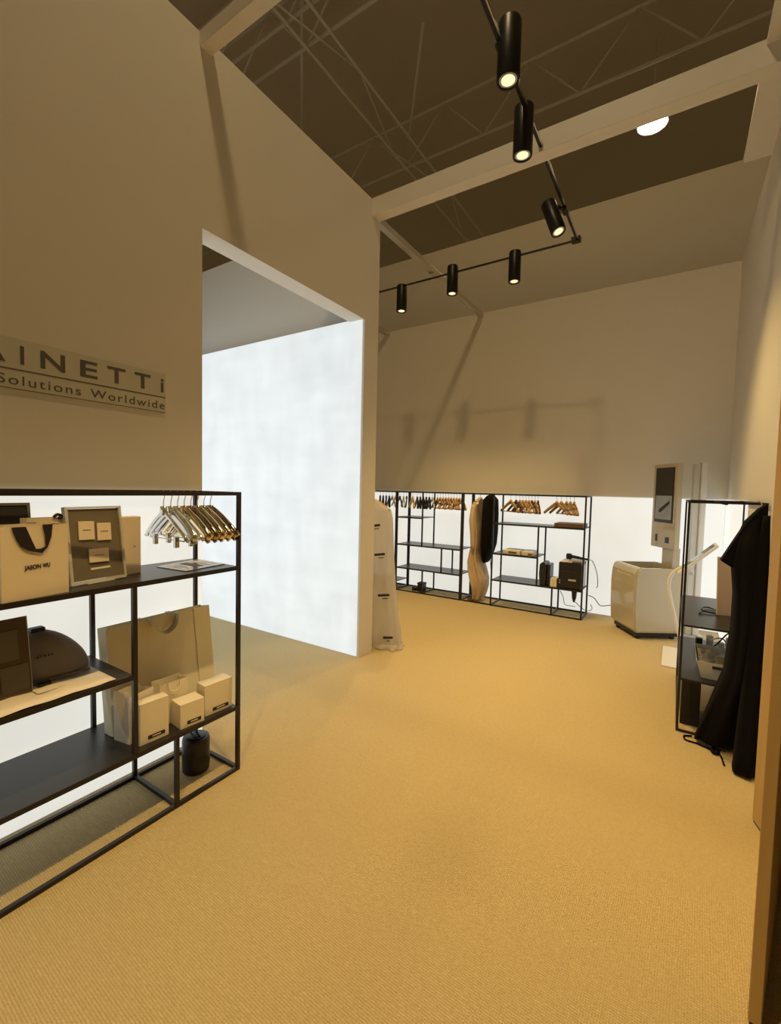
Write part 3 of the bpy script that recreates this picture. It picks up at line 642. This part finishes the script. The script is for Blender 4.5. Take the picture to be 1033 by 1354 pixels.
# ------------------------------------------------------------------ goods on the right unit
zs = Z2-.01; zl = Z3-.01
pb = thing('card_sheet', 'pinkish card leaning upright behind the black gown on the right shelf', 'card', (.265, 3.75, zs), rot=(R(-4), 0, R(20)))
box('card', 'pinkcard', pb, 0, .14, 0, .012, .002, .40, .001)
kc = thing('cable_hank', 'forked black cable lying on the upper shelf of the right unit', 'cable', onz(925, 805, zs))
def rz_(x, y, z): return onz(x, y, z)-kc.location
tube('cable', 'blackpl', kc, curve_pts([rz_(962, 812, zs+.008), rz_(945, 811, zs+.008), rz_(930, 808, zs+.012), rz_(925, 811, zs+.007)], 16), .006, 8)
tube('cable', 'blackpl', kc, curve_pts([rz_(955, 812, zs+.008), rz_(940, 804, zs+.008), rz_(930, 803, zs+.012), rz_(928, 806, zs+.008)], 16), .005, 8)
ty = thing('storage_tray', 'white plastic tray with yellow label on the lower shelf of the right unit', 'tray', (.155, 3.42, zl), 0)
V = [(.03, .02, .002), (.20, .02, .002), (.20, .36, .002), (.03, .36, .002), (0, 0, .11), (.23, 0, .11), (.23, .40, .11), (0, .40, .11)]
o = ob('tray', mesh_data('tray', V, [(0, 1, 2, 3), (0, 1, 5, 4), (1, 2, 6, 5), (2, 3, 7, 6), (3, 0, 4, 7)], 'whitepl'), ty); s = o.modifiers.new('t', 'SOLIDIFY'); s.thickness = .004; s.offset = 1
V, F = [], []
for i in range(9):
    for j in range(9): V.append((.012+.205*i/8, .012+.375*j/8, .085+.014*math.sin(i*2.1+j)*math.cos(j*1.7)+random.uniform(-.006, .006)))
for i in range(8):
    for j in range(8): F.append((i*9+j, i*9+j+1, i*9+j+10, i*9+j+9))
ob('plastic_wrap', mesh_data('plastic_wrap', V, F, 'paper'), ty); box('yellow_label', 'yellowlabel', ty, .11, .18, .04, .14, .108, .116, .002); box('handle_slot', 'ink', ty, .08, .2, -.004, .002, .075, .092)
bx_ = thing('black_box', 'black box on the carpet under the lower shelf of the right unit', 'box', (.082, 3.46, 0), 0)
box('case', 'blackpl', bx_, 0, .105, 0, .30, .0, .322, .004); box('lid_line', 'ink', bx_, -.001, .106, -.001, .301, .29, .294); box('strap', 'ribbon', bx_, .045, .065, -.003, .0, .01, .31)
pa = thing('power_adapters', 'tangle of white plugs and black cables on the right shelf', 'adapter', (.30, 4.02, zl))
for i, (x, y, m_) in enumerate(((-.13, .1, 'blackpl'), (-.06, .15, 'whitepl'), (-.0, .06, 'whitepl'), (.06, .14, 'whitepl'))): box('plug', m_, pa, x, x+.045, y, y+.05, .0, .07+.02*(i % 2), .008)
tube('cable', 'blackpl', pa, curve_pts([(-.1, .08, .01), (-.02, .02, .05), (.06, .05, .15), (.09, .08, .12), (.05, .02, .006)], 26), .005, 8)
tube('cable', 'whitepl', pa, curve_pts([(-.04, .1, .07), (.01, .04, .11), (.05, .1, .08), (.08, .03, .006)], 22), .005, 8)

# ------------------------------------------------------------------ goods on the far units
def fx(px, y=655, Y=5.70): return ony(px, y, Y).x
YF = 5.60
t = thing('flat_box', 'flat brown box on the upper shelf beside the short row of hangers', 'box', (fx(735, 695), YF+.02, Z1)); w = fx(773, 695)-fx(735, 695)
box('body', 'brownbox', t, 0, w, 0, .3, 0, .032, .002); box('lid', 'brownbox', t, -.003, w+.003, -.003, .303, .033, .044, .002)
t = thing('card_box', 'low tan carton on the half shelf next to the black coat', 'box', (fx(668, 730), YF+.03, Z2)); w = fx(690, 730)-fx(668, 730)
box('body', 'beige', t, 0, w, 0, .25, 0, .05, .002); box('label', 'greyprint', t, w*.3, w*.8, -.001, .0005, .012, .035)
t = thing('card_box', 'low white carton on the half shelf next to the tan carton', 'box', (fx(692, 730), YF+.03, Z2)); w = fx(707, 730)-fx(692, 730)
box('body', 'white', t, 0, w, 0, .25, 0, .052, .002); box('label', 'brownbox', t, w*.55, w*.95, -.001, .0005, .008, .03)
t = thing('toner_case', 'tall black plastic case standing between the tan carton and printer', 'case', (fx(715, 765), YF+.01, Z3))
prism('case_body', 'blackpl', t, [(.012, 0), (.075, 0), (.085, .14), (.08, .26), (.06, .285), (.03, .285), (.005, .26), (0, .14)], 0, .22); box('case_side', 'shelf', t, .088, .125, .02, .22, 0, .265, .01)
t = thing('card_box', 'small tan carton squeezed between the black case and printer', 'box', (fx(730, 770), YF+.0, Z3)); box('body', 'beige', t, 0, .075, 0, .16, 0, .105, .002); box('tape', 'kraft', t, .03, .045, -.001, .161, .002, .106)
pr_ = thing('printer', 'boxy black label printer on the bottom shelf beside the kiosk', 'printer', (fx(741, 760), YF-.005, Z3))
PW = min(fx(771.5, 760), -.905)-fx(741, 760)
box('body', 'printer', pr_, 0, PW, 0, .33, .006, .315, .008); box('side_panel', 'greypl', pr_, PW+.001, PW+.004, .03, .30, .02, .29, .001); box('name_plate', 'greypl', pr_, PW*.45, PW*.78, -.002, .0, .10, .122, .001)
box('paper_slot', 'ink', pr_, PW*.1, PW*.8, -.0015, .0, .2, .215); box('button', 'greypl', pr_, .012, .024, -.003, .0, .09, .105, .001); box('button', 'greypl', pr_, .012, .024, -.003, .0, .06, .075, .001)
box('paper_sheet', 'paper', pr_, .01, PW*.55, .02, .28, .316, .322); box('top_tray', 'greypl', pr_, PW*.35, PW-.01, .06, .26, .316, .345, .005)
sc = thing('barcode_scanner', 'black handheld scanner lying on top of the printer', 'scanner', (pr_.location.x+PW*.40, YF+.10, Z3+.345))
tube('grip', 'blackpl', sc, [(-.01, 0, .04), (.06, .01, .032), (.17, .02, .016), (.21, .02, .014)], [.02, .018, .014, .012], 10); box('scan_head', 'blackpl', sc, -.04, .02, -.03, .03, .0, .07, .012)
tube('cable', 'blackpl', sc, curve_pts([(.21, .02, .014), (.25, .05, -.01), (.29, .12, -.15), (.30, .16, -.3), (.285, .16, -.34)], 24), .004, 6)
ad = thing('power_adapter', 'black power adapter hanging below the printer shelf', 'adapter', (fx(760, 790), YF+.05, .19))
prism('brick', 'blackpl', ad, [(-.03, .145), (.03, .145), (.022, .05), (.008, .0), (-.008, .0), (-.022, .05)], 0, .04)
q = ad.location
def rq(x, y, Y): return ony(x, y, Y)-q
tube('cable', 'greyprint', ad, curve_pts([(0, .02, 0), rq(762, 797, 5.66), rq(768, 803, 5.72), rq(777, 808, 5.80), rq(783, 805, 5.9), rq(781, 799, 5.93)], 30), .004, 6)
tube('cable', 'greyprint', ad, curve_pts([rq(741, 781, 5.8), rq(745, 790, 5.82), rq(747, 799, 5.84), rq(754, 801, 5.84), rq(761, 802, 5.84)], 26), .004, 6)
tube('cable', 'greyprint', ad, curve_pts([rq(778, 787, 5.955), rq(786, 791, 5.955), rq(793, 800, 5.955), rq(800, 801, 5.955), rq(808, 800, 5.955)], 24), .005, 6)
for lab, px, py, w, h, d in (('small black carton on the floor rail of the yellow hanger unit', 552, 776, .095, .13, .10), ('tiny black carton next to the small black carton on the floor', 545, 774, .06, .05, .08)):
    p = ony(px, py, 5.70); t = thing('carton', lab, 'box', (p.x, 5.70, 0)); box('body', 'blackpl', t, 0, w, 0, d, 0, h, .003); box('lid', 'ink', t, -.002, w+.002, -.002, d+.002, h-.02, h+.002)
p = ony(627, 789, 5.66); t = thing('shoe_box', 'small dark box on the floor under the beige coat', 'box', (p.x-.085, 5.63, 0)); box('body', 'brownbox', t, 0, .06, 0, .09, 0, .07, .003); box('lid', 'ink', t, -.002, .062, -.002, .092, .055, .073)
